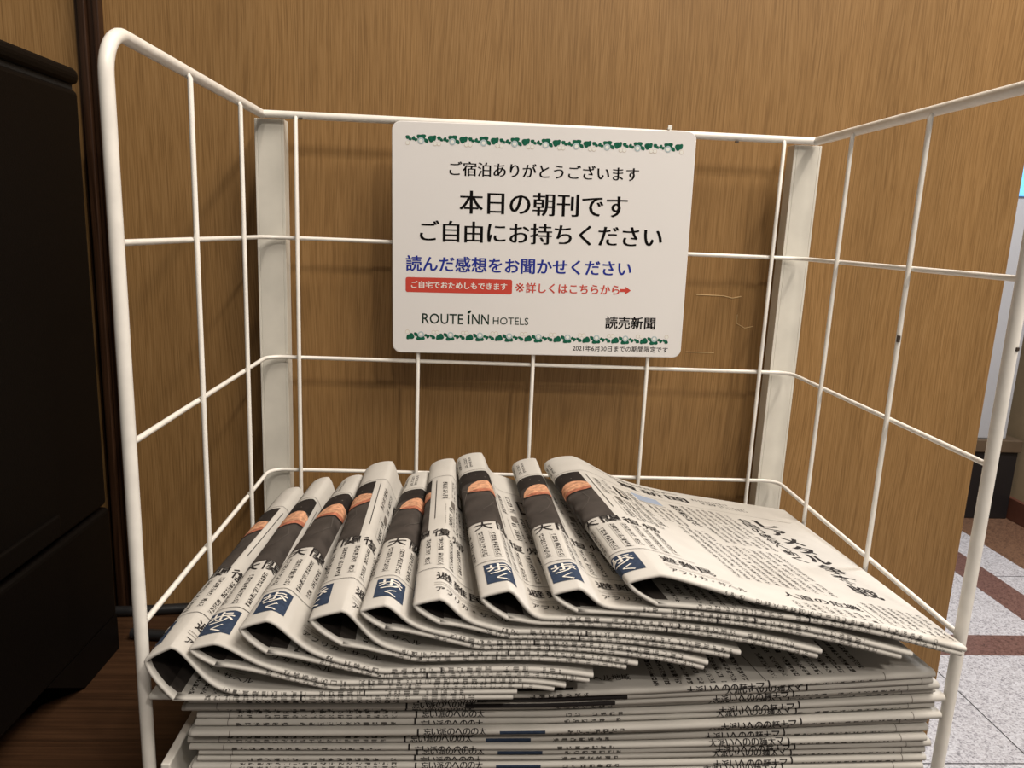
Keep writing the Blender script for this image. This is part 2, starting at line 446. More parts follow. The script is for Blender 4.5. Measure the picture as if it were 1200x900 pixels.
# power cable lying along the wall
pc = MB()
pts = [(-0.43, 0.010, -0.4352), (-0.40, 0.010, -0.4352), (-0.372, 0.0105, -0.4356), (-0.345, 0.012, -0.4352), (-0.31, 0.017, -0.4352), (-0.27, 0.021, -0.4352), (-0.235, 0.015, -0.4352),
       (-0.220, -0.006, -0.4352), (-0.236, -0.026, -0.4352), (-0.275, -0.034, -0.4352), (-0.310, -0.0305, -0.4352), (-0.338, -0.0275, -0.4352)]
sm_ = []
P_ = [Vector(p) for p in pts]
for i in range(len(P_) - 1):
    p0, p1, p2, p3 = P_[max(i - 1, 0)], P_[i], P_[i + 1], P_[min(i + 2, len(P_) - 1)]
    for k in range(6):
        s_ = k / 6
        sm_.append(0.5 * ((2 * p1) + (p2 - p0) * s_ + (2 * p0 - 5 * p1 + 4 * p2 - p3) * s_ ** 2 + (3 * p1 - p0 - 3 * p2 + p3) * s_ ** 3))
sm_.append(P_[-1])
tag(pc.tube(sm_, 0.0046, 10).build('power_cable', [M['cable']]), 'black power cable looping on the counter at the foot of the wood wall', 'cable')

# ------------------------------------------------------------------ white wire rack
W2 = 0.225; WF = 0.2231; D = 0.2645
ZL = [0.0, -0.0957, -0.1945, -0.2937]
R_T, R_W = 0.0034, 0.00165
rk = empty('newspaper_rack', (0, -0.13, -0.440))
tag(rk, 'white wire newspaper rack, open at the front, standing on the brown counter', 'rack')
for s in (-1, 1):
    path = fillet([(s * WF, -D, -0.4398), (s * WF, -D, 0.0), (s * W2, 0.0, 0.0)], 0.021, 10)
    sf = MB().tube(path, R_T, 14).build('side_frame', [M['white']], rk)
    MB().tube([(s * WF, -D, -0.4399), (s * WF, -D, -0.4330)], 0.0046, 14).build('foot_cap', [M['white']], sf)
MB().tube([(-W2, 0, 0), (W2, 0, 0)], 0.0030, 12).build('back_rail', [M['white']], rk)
for z in ZL[1:]:
    path = fillet([(-WF, -D, z), (-W2, 0, z), (W2, 0, z), (WF, -D, z)], 0.013, 7)
    MB().tube(path, R_W, 8).build('horizontal_wire', [M['white']], rk)
ZB = -0.3800
for x in (-0.1979, -0.0987, -0.001, 0.0977, 0.1969):
    MB().tube([(x, -0.0031, ZB), (x, -0.0031, -0.004), (x, -0.0006, 0.0)], R_W, 8).build('vertical_wire', [M['white']], rk)
for s in (-1, 1):
    for ty in (0.628, 0.2574):
        x = s * (W2 + (WF - W2) * ty)
        MB().tube([(x - s * .0031, -D * ty, ZB), (x - s * .0031, -D * ty, -0.004), (x - s * .0006, -D * ty, 0.0)], R_W, 8).build('vertical_wire', [M['white']], rk)
    # flat channel post behind the grid: face and inward flange
    p = MB()
    xo, xi = s * 0.2300, s * 0.2112
    p.box(min(xo, xi), 0.0040, -0.4398, max(xo, xi), 0.0062, -0.0030, 0, .0004)
    xf0, xf1 = sorted((xi, s * 0.2088))
    p.box(xf0, 0.0040, -0.4398, xf1, 0.0185, -0.0030, 0, .0004)
    xf0, xf1 = sorted((xo, s * 0.2320))
    p.box(xf0, 0.0040, -0.4398, xf1, 0.0185, -0.0030, 0, .0004)
    p.build('post', [M['post']], rk)
# tray with turned-up sides
tr = MB()
tr.box(-0.2140, -0.272, -0.4020, 0.2190, 0.0042, -0.4005, 0)
for s in (-1, 1):
    for y in (-0.1661, -0.0681): tr.box(*((-0.2226, y - .004, -0.385, -0.2138, y + .004, -0.3735) if s < 0 else (0.2188, y - .004, -0.385, 0.2226, y + .004, -0.3735)), 0, .0008)
    tr.box(*((-0.2226, -0.262, -0.398, -0.2138, -0.254, -0.386) if s < 0 else (0.2188, -0.262, -0.398, 0.2226, -0.254, -0.386)), 0, .0008)
    a, b = (-0.2140, -0.2090) if s < 0 else (0.2155, 0.2190); tr.box(a, -0.272 if s < 0 else -0.250, -0.4005, b, -0.004, -0.3700 if s < 0 else -0.3760, 0, .0008)
tr.box(-0.2140, 0.0022, -0.4005, 0.2190, 0.0042, -0.372, 0, .0006)
tr.build('tray', [M['white']], rk)
# chipped paint
MB().box(0.1560, -0.0032, -0.0046, 0.1590, -0.0020, -0.0030, 0, .0003).build('paint_chip', [M['chip']], rk)
MB().box(-0.1955, -0.0036, -0.0036, -0.1925, -0.0024, -0.0020, 0, .0003).build('paint_chip', [M['chip']], rk)
MB().box(0.2188, -0.1688, -0.1425, 0.2206, -0.1670, -0.1380, 0, .0003).build('paint_chip', [M['chip']], rk)
MB().box(0.2232, -0.2684, -0.1320, 0.2250, -0.2672, -0.1300, 0, .0003).build('paint_chip', [M['chip']], rk)

# scratches of old tape on the wall
sx = MB()
def wl(pts, r=.0004): sx.tube([(x, WY - .0001, z) for x, z in pts], r, 6)
# placed beside the sign, right of centre
wl([(0.145, -0.1315), (0.170, -0.1318), (0.178, -0.1335), (0.186, -0.1318)])
wl([(0.184, -0.148), (0.184, -0.156), (0.192, -0.160), (0.200, -0.158)])
wl([(0.140, -0.1835), (0.166, -0.1835)], .0003)
o = sx.build('trim_2', [M['scruff']]); tag(o, kind='structure')

# ------------------------------------------------------------------ the hanging sign
SG = empty('hanging_sign', (0.0, -0.0055, -0.0922 - 0.092))
tag(SG, 'white rectangular notice board with Japanese lettering hung on the back rail of the rack', 'sign')
SGC = Vector((0.0014, -0.0052, -0.0922)); SA = math.radians(-0.75)
def sgn(x, y, d=0.0):
    """sign millimetres to the scene (d = distance in front of the board's face)"""
    x, y = x / 1000, y / 1000
    return (SGC.x + x * math.cos(SA) + y * math.sin(SA), SGC.y - 0.0018 - d, SGC.z - x * math.sin(SA) + y * math.cos(SA))
def rrect(w, h, r, n=6):
    out = []
    for cx, cy, a in ((w / 2 - r, h / 2 - r, 0), (-w / 2 + r, h / 2 - r, 90), (-w / 2 + r, -h / 2 + r, 180), (w / 2 - r, -h / 2 + r, 270)):
        for i in range(n + 1):
            th = math.radians(a + 90 * i / n); out.append((cx + r * math.cos(th), cy + r * math.sin(th)))
    return out
b = MB(); pr = rrect(243.6, 184.2, 6.5); n = len(pr); pr2 = rrect(244.6, 185.2, 7)
v = [sgn(x, y, 0) for x, y in pr] + [sgn(x, y, -.0004) for x, y in pr2] + [sgn(x, y, -.0018) for x, y in pr2]
b.add(v, [tuple(range(n))[::1]] + [(i, i + n, (i + 1) % n + n, (i + 1) % n) for i in range(n)] + [(i + n, i + 2 * n, (i + 1) % n + 2 * n, (i + 1) % n + n) for i in range(n)] + [tuple(range(2 * n, 3 * n))[::-1]])
b.build('board', [M['sign']], SG)
ART = Art()
ART.text('ご宿泊ありがとうございます', -76.3, 57.7, 153.1, 'ink', 'serif')
ART.text('本日の朝刊です', -67.6, 31.7, 136.3, 'ink', 'heavyserif')
ART.text('ご自由にお持ちください', -99.5, 8.0, 198.8, 'ink', 'heavyserif')
ART.text('読んだ感想をお聞かせください', -111.1, -18.3, 186.5, 'blue', 'bold')
rr = [(x - 67.5, y - 35.8) for x, y in rrect(87.9, 12.2, 1.6, 3)]
ART.poly(rr, 'red', 1)
ART.text('ご自宅でおためしもできます', -106.8, -35.6, 79, 'petal', 'bold')
ART.text('※', -20.9, -36.0, 7.4, 'red', 'plain')
ART.text('詳しくはこちらから', -12.0, -36.1, 78.4, 'red', 'bold')
ART.poly([(67, -37.6), (71.5, -37.6), (71.5, -39.6), (76.2, -36.4), (71.5, -33.2), (71.5, -35.2), (67, -35.2)], 'red')
ART.text('ROUTE', -97.7, -63.5, 34.0, 'dgreen', 'semi', h=8.6)
ART.text('NN', -56.4, -63.3, 14.2, 'dgreen', 'semi', h=8.6)
ART.rect(-59.9, -67.6, -58.3, -59.6, 'dgreen', 2)
ART.ell(-58.6, -57.3, 1.9, 1.05, 'dgreen', 2, rot=math.radians(38))
ART.text('HOTELS', -38.8, -64.2, 29.8, 'dgreen', 'plain', h=6.0)
ART.text('読売新聞', 56.1, -63.5, 42.5, 'ink', 'bold')
ART.text('2021年6月30日までの期間限定です', 29.3, -85.9, 81.7, 'ink', 'semi')
def leaf(cx, cy, r, rot, flip=1):
    p = []
    for i in range(16):
        th = 2 * math.pi * i / 16; rr_ = r * (1 + .12 * math.cos(3 * th))
        x, y = rr_ * 1.02 * math.cos(th), rr_ * .92 * math.sin(th)
        p.append((cx + x * math.cos(rot) - y * math.sin(rot), cy + flip * (x * math.sin(rot) + y * math.cos(rot))))
    if flip < 0: p.reverse()
    return p
def border(x0, y0, pitch, nrep, flip, mir):
    for k in range(nrep):
        def X(a): return x0 + pitch * k + (a if not mir else pitch - a) * pitch / 25.0
        def Y(a): return y0 + flip * a
        for li, (cx, cy, r, rot) in enumerate(((1.6, 1.6, 1.5, .5), (3.6, .2, 1.2, -.7), (6.4, .8, 1.5, 1.3), (8.2, -.2, 1.2, .6), (11.2, 1.9, 2.1, 2.6), (13.9, 2.2, 2.1, .5), (16.7, -1.0, 1.5, -.8), (15.8, -.2, 1.3, .2), (20.6, .9, 2.6, .5), (22.6, 1.5, 2.0, .9))):
            ART.poly(leaf(X(cx), Y(cy), r * 1.05, rot if not mir else math.pi - rot, flip), 'green', 1.5 + .1 * li)
        for cx, cy, r in ((12.3, -0.9, 2.6),):
            ART.ell(X(cx), Y(cy), r, r, 'flower', 3, 14); ART.ell(X(cx), Y(cy - .1), r * .55, r * .55, 'petal', 4, 10)
        for cx in (1.6, 23.6):
            ART.ell(X(cx), Y(-2.9), 1.75, 1.75, 'outline', 1, 12); ART.ell(X(cx), Y(-2.8), 1.45, 1.45, 'petal', 2, 12)
        ART.ell(X(9.8), Y(-.6), .8, .8, 'lgreen', 1, 8)
border(-111.5, 79.0, 223.7 / 9, 9, 1, False)
border(-111.0, -77.8, 222 / 9, 9, -1, True)
mats_order = []
def art_build(art, name, parent, fmap, offs):
    g = MB(); keys = []
    for q, f, mat, layer, uv in art.items:
        if mat not in keys: keys.append(mat)
        g.add([fmap(x, y, offs * (layer + 1)) for x, y in q], f, keys.index(mat))
    return g.build(name, [M[k] for k in keys], parent)
art_build(ART, 'lettering', SG, sgn, 0.00004)
# tie that holds the board to the rail, only its tail shows
tt = MB()
tx = 0.1012
tt.tube(fillet([(tx, -0.0042, -0.0048), (tx, -0.0043, 0.0047), (tx, 0.0046, 0.0047), (tx, 0.0046, -0.0052), (tx, -0.0030, -0.0052)], .0012, 4), .0007, 8)
tt.box(tx - .002, -0.0050, 0.0030, tx + .0014, -0.0040, 0.0062, 0, .0003)
tt.build('tie', [M['petal']], SG)

# ------------------------------------------------------------------ newspapers
DEP = 0.266
FDEP = 0.243
T = np.array([0, .003, .007, .012, .018, .026, .036, .048, .062, .078, .095, .113, .132, .152, .172, .193, .214, .235, .252, DEP])
NM = len(T)
NOSE = 5
XG = np.arange(-0.30, 0.3401, 0.002)

def smooth01(a): a = np.clip(a, 0, 1); return a * a * (3 - 2 * a)

class Sheet:
    """one folded bundle of sheets: P[k,m] mid-surface points, h[k,m] thickness, outer side to the left of travel"""
    def __init__(s, X, Y, Z, H, k0, T=T):
        dX = np.gradient(X, axis=0); dZ = np.gradient(Z, axis=0); l = np.sqrt(dX ** 2 + dZ ** 2) + 1e-12
        nx, nz = -dZ / l, dX / l
        K = X.shape[0]
        out = np.stack([X + nx * H / 2, Y, Z + nz * H / 2], -1)
        inn = np.stack([X - nx * H / 2, Y, Z - nz * H / 2], -1)
        n3 = np.stack([nx, 0 * nx, nz], -1)
        ring, rn, q, src = [], [], [], []
        hm = H[:, 0].mean()
        for m in range(NM - 1, -1, -1):
            ring.append(out[:, m]); rn.append(n3[:, m]); q.append(T[m]); src.append(m)
        for i in range(1, NOSE + 1):
            ph = math.pi * i / (NOSE + 1)
            c = np.stack([X[:, 0], Y[:, 0], Z[:, 0]], -1)
            ring.append(c + n3[:, 0] * (H[:, 0:1] / 2 * math.cos(ph)) + np.array((0, -1., 0)) * (H[:, 0:1] / 2 * math.sin(ph)))
            nn = n3[:, 0] * math.cos(ph) + np.array((0, -1., 0)) * math.sin(ph); rn.append(nn)
            q.append(-hm / 2 * ph); src.append(0)
        for m in range(NM):
            ring.append(inn[:, m]); rn.append(-n3[:, m]); q.append(-hm / 2 * math.pi - T[m]); src.append(m)
        s.V = np.stack(ring, 1); s.Nn = np.stack(rn, 1); s.q = np.array(q); s.K = K; s.R = len(q)
        s.nose = hm / 2 * math.pi
        seg = np.sqrt((np.diff(out, axis=0) ** 2).sum(-1)); A = np.vstack([np.zeros((1, NM)), np.cumsum(seg, 0)])
        A = A - A[k0:k0 + 1]
        s.A = A[:, src]
        s.out = out
    def at(s, p, q, d):
        """page metres -> scene point at distance d above the surface; None beyond the sheet"""
        if q > s.q[0] or q < s.q[-1]: return None
        j = int(np.searchsorted(-s.q, -q)); j = min(max(j, 1), s.R - 1)
        f = (s.q[j - 1] - q) / (s.q[j - 1] - s.q[j] + 1e-12)
        a = (1 - f) * s.A[:, j - 1] + f * s.A[:, j]
        if p < a[0] or p > a[-1]: return None
        k = int(np.searchsorted(a, p)); k = min(max(k, 1), s.K - 1)
        g = (p - a[k - 1]) / (a[k] - a[k - 1] + 1e-12)
        w = ((1 - g) * (1 - f), (1 - g) * f, g * (1 - f), g * f)
        V = s.V; Nn = s.Nn
        P = w[0] * V[k - 1, j - 1] + w[1] * V[k - 1, j] + w[2] * V[k, j - 1] + w[3] * V[k, j]
        n = w[0] * Nn[k - 1, j - 1] + w[1] * Nn[k - 1, j] + w[2] * Nn[k, j - 1] + w[3] * Nn[k, j]
        n = n / (np.linalg.norm(n) + 1e-12)
        return P + n * d
    def mesh(s, mb):
        K, R = s.K, s.R
        fs = [(k * R + r, k * R + (r + 1), (k + 1) * R + (r + 1), (k + 1) * R + r) for k in range(K - 1) for r in range(R - 1)]
        mb.add(s.V.reshape(-1, 3), fs, 0, True)
        back = [(k * R + R - 1, k * R, (k + 1) * R, (k + 1) * R + R - 1) for k in range(K - 1)]
        mb.add(s.V.reshape(-1, 3), back, 1)
        for k, rev in ((0, False), (K - 1, True)):
            vv = s.V[k]; f = []
            for m in range(NM - 1):
                a = NM - 1 - m; bb = NM + NOSE + m
                f.append((a, a - 1, bb + 1, bb))
            f.append(tuple(range(NM - 1, NM + NOSE + 1)))
            if not rev: f = [t_[::-1] for t_ in f]
            mb.add(vv, f, 1)

def print_on(mb, sheet, art, keys, delta=0.0, d0=0.00004, sy=1.0, skew=0.0):
    for q, f, mat, layer, uv in art.items:
        if mat not in keys: keys.append(mat)
        pts = [sheet.at((x + delta + skew * max(y, 0) / 266) / 1000, y * (sy if y > 0 else 1) / 1000, d0 * (layer + .5)) for x, y in q]
        ok = [t_ for t_ in f if all(pts[i] is not None for i in t_)]
        used = sorted({i for t_ in ok for i in t_}); ix = {i: j for j, i in enumerate(used)}
        if not used: continue
        mb.add([pts[i] for i in used], [tuple(ix[i] for i in t_) for t_ in ok], keys.index(mat), True,
               None if uv is None else [tuple(uv[i]) for i in used])

# ---- the printed page, millimetres: x from the fold, y from the front edge
PG = Art()
PG.rect(-26, 100, 31, 212, 'nphoto', 1)
PG.rect(-26, 186, 31, 212, 'nphotod', 2)
fish = [(7, 166), (8, 174), (11, 181), (16, 186), (21, 187), (27, 184.5), (31, 181), (31, 166), (27, 163), (20, 161.5), (13, 162), (9, 163.5)]
PG.poly(fish, 'nfish', 3)
PG.poly([(9, 166), (14, 167.5), (21, 167), (27, 169), (31, 171), (31, 165.5), (26, 162.5), (19, 161.2), (12, 161.8), (8.5, 163.5)], 'nfishd', 3.4)
PG.line([(31, 164.5), (26, 161.5), (18, 160), (9, 162), (6, 165)], 1.0, 'nphotod', 4)
PG.line([(7, 170), (1, 178), (-5, 178), (-6, 168), (-2, 160)], .6, 'nphotol', 3)
PG.line([(7, 167), (4, 152), (3, 146)], .6, 'nphotol', 3)
PG.line([(22, 156), (24, 142), (20, 130), (14, 122)], .7, 'nphotom', 3)
for x, y in ((4, 197), (16, 203), (22, 195), (10, 206)): PG.ell(x, y, .5, .7, 'nphotol', 3, 6)
PG.line([(-24, 216), (60, 216)], .5, 'nink', 2)
for i, (x, y0, y1) in enumerate(((-8, 226, 258), (0, 228, 256), (9, 226, 254), (-16, 228, 250))):
    PG.rect(x, y0, x + 6.2, y1, 'ntext', 1, .95, (i * 35, i * 27.5))
PG.text('大', 6.5, 93, 11.5, 'nink', 'semi', h=12.5)
PG.text('関', 20.5, 93, 11.5, 'nink', 'semi', h=12.5)
PG.text('復', 34, 93, 11.5, 'nink', 'semi', h=12.5)
PG.text('帰', 47.5, 93, 11.5, 'nink', 'semi', h=12.5)
for i in range(11): PG.rect(-22 + 7.4 * i, 42 + (3 * (i % 3 == 1)), -22 + 7.4 * i + 4.6, 84, 'ntext', 1, .76, (i * 31.5, i * 41))
PG.line([(-20, 37), (62, 37)], .45, 'nink', 2)
PG.rect(7, 9, 24, 33, 'nblue', 1)
PG.text('歩', 8.4, 25.3, 13.2, 'nwhite', 'semi', 3, h=12.5)
PG.text('く', 12.6, 13.6, 6.2, 'nwhite', 'semi', 3, h=8.0)
for i, ch in enumerate('避難民'): PG.text(ch, 37 + 11.2 * i, 26.5, 9.8, 'nink', 'semi', h=9.8)
PG.line([(36, 17.5), (75, 17.5)], .35, 'nphotol', 2)
PG.line([(36, 15), (75, 15)], .35, 'nphotol', 2)
PG.text('アフリカ・サヘル', 37, 9.5, 44, 'nink', 'semi', h=5.2)
# column of the picture caption, right of the photograph
PG.line([(35, 120), (35, 206)], .5, 'nink', 2)
PG.rect(55, 168, 61, 198, 'nink', 2)
PG.rect(56.3, 172, 59.7, 194, 'ntextg', 3, 1.1, (5, 5))
for i, (x, y0, y1) in enumerate(((39, 160, 200), (46, 168, 204), (42, 110, 150), (49, 108, 158), (56, 112, 160), (63, 108, 200), (70, 120, 205))):
    PG.rect(x, y0, x + 5.6, y1, 'ntext', 1, .62, (i * 31, i * 17))
PG.rect(46, 146, 50, 158, 'nphotol', 3)
PG.cut(np.concatenate([np.arange(-40, 44, 1.2), np.arange(44, 90, 2.5)]), np.arange(0, 270, 12.0))

# right half of the page, in full view only on the topmost newspaper
PR = Art()
for i, ch in enumerate('賣新聞'): PR.text(ch, 62 + 21.5 * i, 238, 17.5, 'nink', 'heavyserif', h=15)
PR.line([(40, 255), (120, 255)], 1.4, 'nphotol', 2)
PR.rect(58, 250, 110, 258, 'ntext', 1, .9, (3, 70))
PR.text('3.29', 134, 238, 13, 'nink', 'semi', h=6)
PR.rect(149, 231, 172, 241, 'ntext', 1, 1.1, (50, 12))
PR.rect(128, 243, 160, 249, 'ntext', 1, 1.2, (90, 31))
PR.line([(40, 219), (202, 219)], .4, 'nphotol', 2)
PR.poly([(64, 190), (66, 214), (88, 214), (88, 196)], 'nsky', 1)
PR.line([(63, 188), (89, 192)], .8, 'nink', 2)
for i, ch in enumerate('レアメタル'): PR.text(ch, 164, 198 - 19.5 * i, 17, 'nink', 'black', h=17.5)
for i, ch in enumerate('争奪戦'): PR.text(ch, 163, 100 - 19 * i, 18, 'nink', 'bold', h=17)
for i, ch in enumerate('各国の確保へ動く'): PR.text(ch, 149, 198 - 12.5 * i, 9.5, 'nink', 'serif', h=11)
for i, ch in enumerate('脱炭素の時代'): PR.text(ch, 96, 204 - 9.5 * i, 7.2, 'nink', 'serif', h=8.2)
for i in range(7): PR.rect(106 + 5.8 * i, 120, 106 + 5.8 * i + 4.4, 212, 'ntext', 1, .8, (i * 35, i * 13))
for i in range(11): PR.rect(78 + 5.8 * i, 36, 78 + 5.8 * i + 4.4, 112 if i > 3 else 138, 'ntext', 1, .8, (i * 28, 200 + i * 11))
for i in range(4): PR.rect(70 + 5.6 * i, 142, 70 + 5.6 * i + 4.3, 186, 'ntext', 1, .8, (i * 28, 300 + i * 11))
PR.text('人道の危機', 98, 22, 46, 'nink', 'serif', h=8.5)
for i in range(8): PR.rect(152 + 6 * i, 5, 152 + 6 * i + 4.6, 38, 'ntext', 1, .75, (i * 28, 400 + i * 17))
for i in range(8): PR.rect(98 + 6 * i, 2, 98 + 6 * i + 4.6, 13, 'ntext', 1, .75, (i * 28, 500 + i * 17))
PR.line([(147, 4), (147, 30)], .5, 'nink', 2)
PR.cut(np.arange(30, 220, 6.0), np.arange(0, 270, 14.0))

def inside_art(seed, r):
    """what shows inside the open fold and round the front fold of the leaves (y < 0 runs under the front edge)"""
    a = Art(); rr = random.Random(seed)
    n = 7.0
    a.rect(-20, -70, 16, -n, 'nphotod', 1, None, (0, 0), 1.5)
    a.rect(-29, -40, -20, -n - 1, 'nphoto', 1, None, (0, 0), 2)
    for i in range(8): a.rect(-36 - 6 * i, -30, -36 - 6 * i + 4.4, -n + .6, 'ntext', 1, .8, (rr.randint(0, 99) * 3.5, rr.randint(0, 99) * 2.75))
    # round the fold of the lower leaf
    x = -188.0
    a.rect(-182, -5.0, -42, 1.2, 'ntextb', 1, np.array((.72, .52)), (rr.randint(0, 99) * 3.5, rr.randint(0, 99) * 2.75))
    tk = -rr.choice((92, 104, 118))
    a.rect(tk, -n, tk + .9, 1.0, 'nink', 3, None, (0, 0), 2)
    a.rect(-176.5, -n, -176, 1.0, 'nphotol', 3, None, (0, 0), 2)
    # round the fold of the upper leaf
    a.rect(52, -5.0, 176, .2, 'ntextb', 1, np.array((.72, .52)), (rr.randint(0, 99) * 3.5, rr.randint(0, 99) * 2.75))
    tk = rr.choice((96, 112, 124))
    a.rect(tk, -n, tk + .9, -.2, 'nink', 3, None, (0, 0), 2)
    return a

# ---- flat newspapers: top surface corners of the stack
NF = 19
def flat_top(x, t):
    u = np.clip((x + 0.21) / 0.42, -.1, 1.1); f = np.clip(t / DEP, -.1, 1.2)
    zf = np.interp(x, (-.22, -.105, -.008, .048, .108, .191, .22), (-.3279, -.3268, -.3251, -.3220, -.3179, -.3114, -.3090)); zb = -0.3330 + 0.0075 * u
    return zf * (1 - f) + zb * f
ZTRAY = -0.4004
flat_names = ['uppermost', 'second', 'third', 'fourth', 'fifth', 'sixth', 'seventh', 'eighth', 'ninth', 'tenth', 'eleventh', 'twelfth',
              'thirteenth', 'fourteenth', 'fifteenth', 'sixteenth', 'seventeenth', 'eighteenth', 'bottom']
ROW1 = '忘い派のヘのの太マ'
ROW2 = '大派いヘのの麺太マ'
for k in range(NF - 1, -1, -1):
    rr = random.Random(100 + k)
    xl = [-0.2175, -0.1985, -0.2000, -0.2040][k] if k < 4 else -0.1985 + rr.uniform(-.004, .003)
    wd_ = [0.424, 0.405, 0.412, 0.417][k] if k < 4 else 0.412 + rr.uniform(-.004, .003)
    yf = -0.2665 + rr.uniform(-.0025, .0025) + (-.003 if k < 2 else 0)
    tilt = rr.uniform(-.006, .006) if k else 0.0
    xs = xl + wd_ * np.linspace(0, 1, 40)
    X = np.repeat(xs[:, None], NM, 1); TT = np.repeat(T[None, :] * .258 / DEP, 40, 0)
    Y = yf + TT + tilt * (X - 0)
    top = flat_top(X, Y + 0.268); cell = (top - ZTRAY) / NF
    wav = 1.0
    zt = top - cell * k
    H = cell * (0.90 if k % 3 else 0.84)
    H = H * (0.80 + 0.20 * np.exp(-TT / .03))
    Z = zt - cell * 0.97 + H / 2
    # fold ends are pinched at the sides
    s_ = Sheet(X, Y, Z, H, 0, T * .258 / DEP)
    mb = MB(); s_.mesh(mb); keys = ['paper', 'edge']
    a = Art(); nz = s_.nose * 1000 + .4
    j = rr.uniform(-3, 3)
    uvo = lambda: (rr.randint(0, 99) * 3.5, rr.randint(0, 99) * 2.75)
    if k % 4 != 2: a.rect(22 + j, -nz, 108 + j, -nz * .35 if k % 2 else .5, 'ntextb', 1, np.array((.72, .6)), uvo())
    a.rect(200 + j, -nz, 232 + j, -nz * .3, 'ntextb', 1, np.array((.72, .6)), uvo())
    if k % 3 != 1: a.rect(332 + j, -nz, 392 + j, -nz * .5, 'ntextb', 1, np.array((.72, .6)), uvo())
    a.rect(118 + j, -nz, 119 + j, .2, 'nink', 3, None, (0, 0), 1); a.rect(331 + j, -nz, 331.9 + j, .2, 'nink', 3, None, (0, 0), 1)
    a.rect(18 + j, -nz, 18.35 + j, .5, 'nphotol', 2, None, (0, 0), 1); a.rect(396 + j, -nz, 396.4 + j, 1, 'nphotol', 2, None, (0, 0), 1)
    h_ = s_.nose * 1000
    for i, ch in enumerate(ROW1[:8]): a.text(ch, 121.5 + j + 4.3 * i, -h_ * (.62 if k % 2 else .3), 4.0, 'nink', 'bold', 2, h=4.2)
    for i, ch in enumerate(ROW2): a.text(ch, 286 + j + 4.8 * i, -h_ * (.3 if k % 2 else .6), 4.3, 'nink', 'bold', 2, h=4.6)
    if k in (6, 8, 10, 12): a.rect(163 + j, -h_ * .75, 188 + j, -h_ * .3, 'nblue', 2, None, (0, 0), 2)
    if k in (1, 2): a.rect(150 + j, -h_ * .7, 232 + j, -h_ * .25, 'nink', 2, None, (0, 0), 3)
    if k == 0:
        a.text('アフリカ・サヘル地域', 205, 11, 52, 'nink', 'semi', h=6)
        for i in range(9): a.rect(268 + 6.2 * i, 1, 268 + 6.2 * i + 4.6, 34, 'ntext', 1, .75, (i * 28, 40 + i * 17))
        for i in range(9): a.rect(334 + 6.4 * i, 3, 334 + 6.4 * i + 4.6, 40, 'ntext', 1, .75, (i * 28, 90 + i * 17))
        a.line([(330, 0), (326, 30)], .5, 'nink', 2)
        a.rect(150, .5, 224, 3.0, 'nphotod', 2)
    a.cut(np.arange(0, 430, 12.0), np.arange(-8, 1, .8))
    print_on(mb, s_, a, keys)
    o = mb.build('flat_newspaper', [M[q] for q in keys])
    nm = flat_names[k]
    lab = ('uppermost flat newspaper of the stack, jutting out left under the fan' if k == 0 else
           'flat newspaper at the very bottom of the stack, lying on the white tray' if k == NF - 1 else
           '%s flat newspaper counted down from the top of the stack' % nm)
    tag(o, lab, 'newspaper', 'flat newspapers stacked on the tray')

# ---- fanned newspapers, folded once more
#        x front, x back, len front, len back, y front, loop height front, back, loop reach, print shift, top-leaf separation
FAN = [(-.2150, -.2104, .190, .200, .0295, .0330, .013, -16, .0002),
       (-.1925, -.1845, .193, .200, .0120, .0310, .012, -5, .0002),
       (-.1672, -.1593, .182, .198, .0180, .0280, .013, -1, .0002),
       (-.1320, -.1383, .170, .192, .0190, .0250, .016, -14, .0002),
       (-.1065, -.1032, .182, .200, .0130, .0170, .012, 0, .0002),
       (-.0795, -.0843, .172, .198, .0135, .0185, .013, -24, .0002),
       (-.0455, -.0624, .182, .202, .0160, .0170, .014, -1, .0002),
       (-.0085, -.0162, .195, .202, .0130, .0170, .013, -4, .0002),
       (.0300, .0103, .186, .208, .0165, .0180, .016, -10, .0002)]
LF = (.016, .017, .016, .0125, .0105, .0100, .0092, .0092, .045)
LBK = (.009, .007, .006, .006, .006, .005, .005, .0045, .035)
fan_lab = ['leftmost folded newspaper of the fan, its open fold reaching the left front leg',
           'second folded newspaper from the left in the fan, with a narrow open fold',
           'third folded newspaper from the left, its blue box fully in view',
           'fourth folded newspaper from the left, its blue box bent around the fold',
           'fifth folded newspaper from the left, in the middle of the fan',
           'sixth folded newspaper from the left, showing no blue box at its fold',
           'seventh folded newspaper from the left, third from the right end of the fan',
           'folded newspaper directly under the topmost one at the right end of the fan',
           'topmost folded newspaper with its whole front page facing up, right end of the fan']
FT = T * FDEP / DEP; FY = -0.279
base = np.stack([flat_top(XG, np.full_like(XG, FY + t_ + .268)) for t_ in FT], 1) + .0002
lim = (XG < -0.2175) | (XG > 0.207)
base[lim] = -0.37
SHEETS = []
HN0, HN1 = .0026, .0009
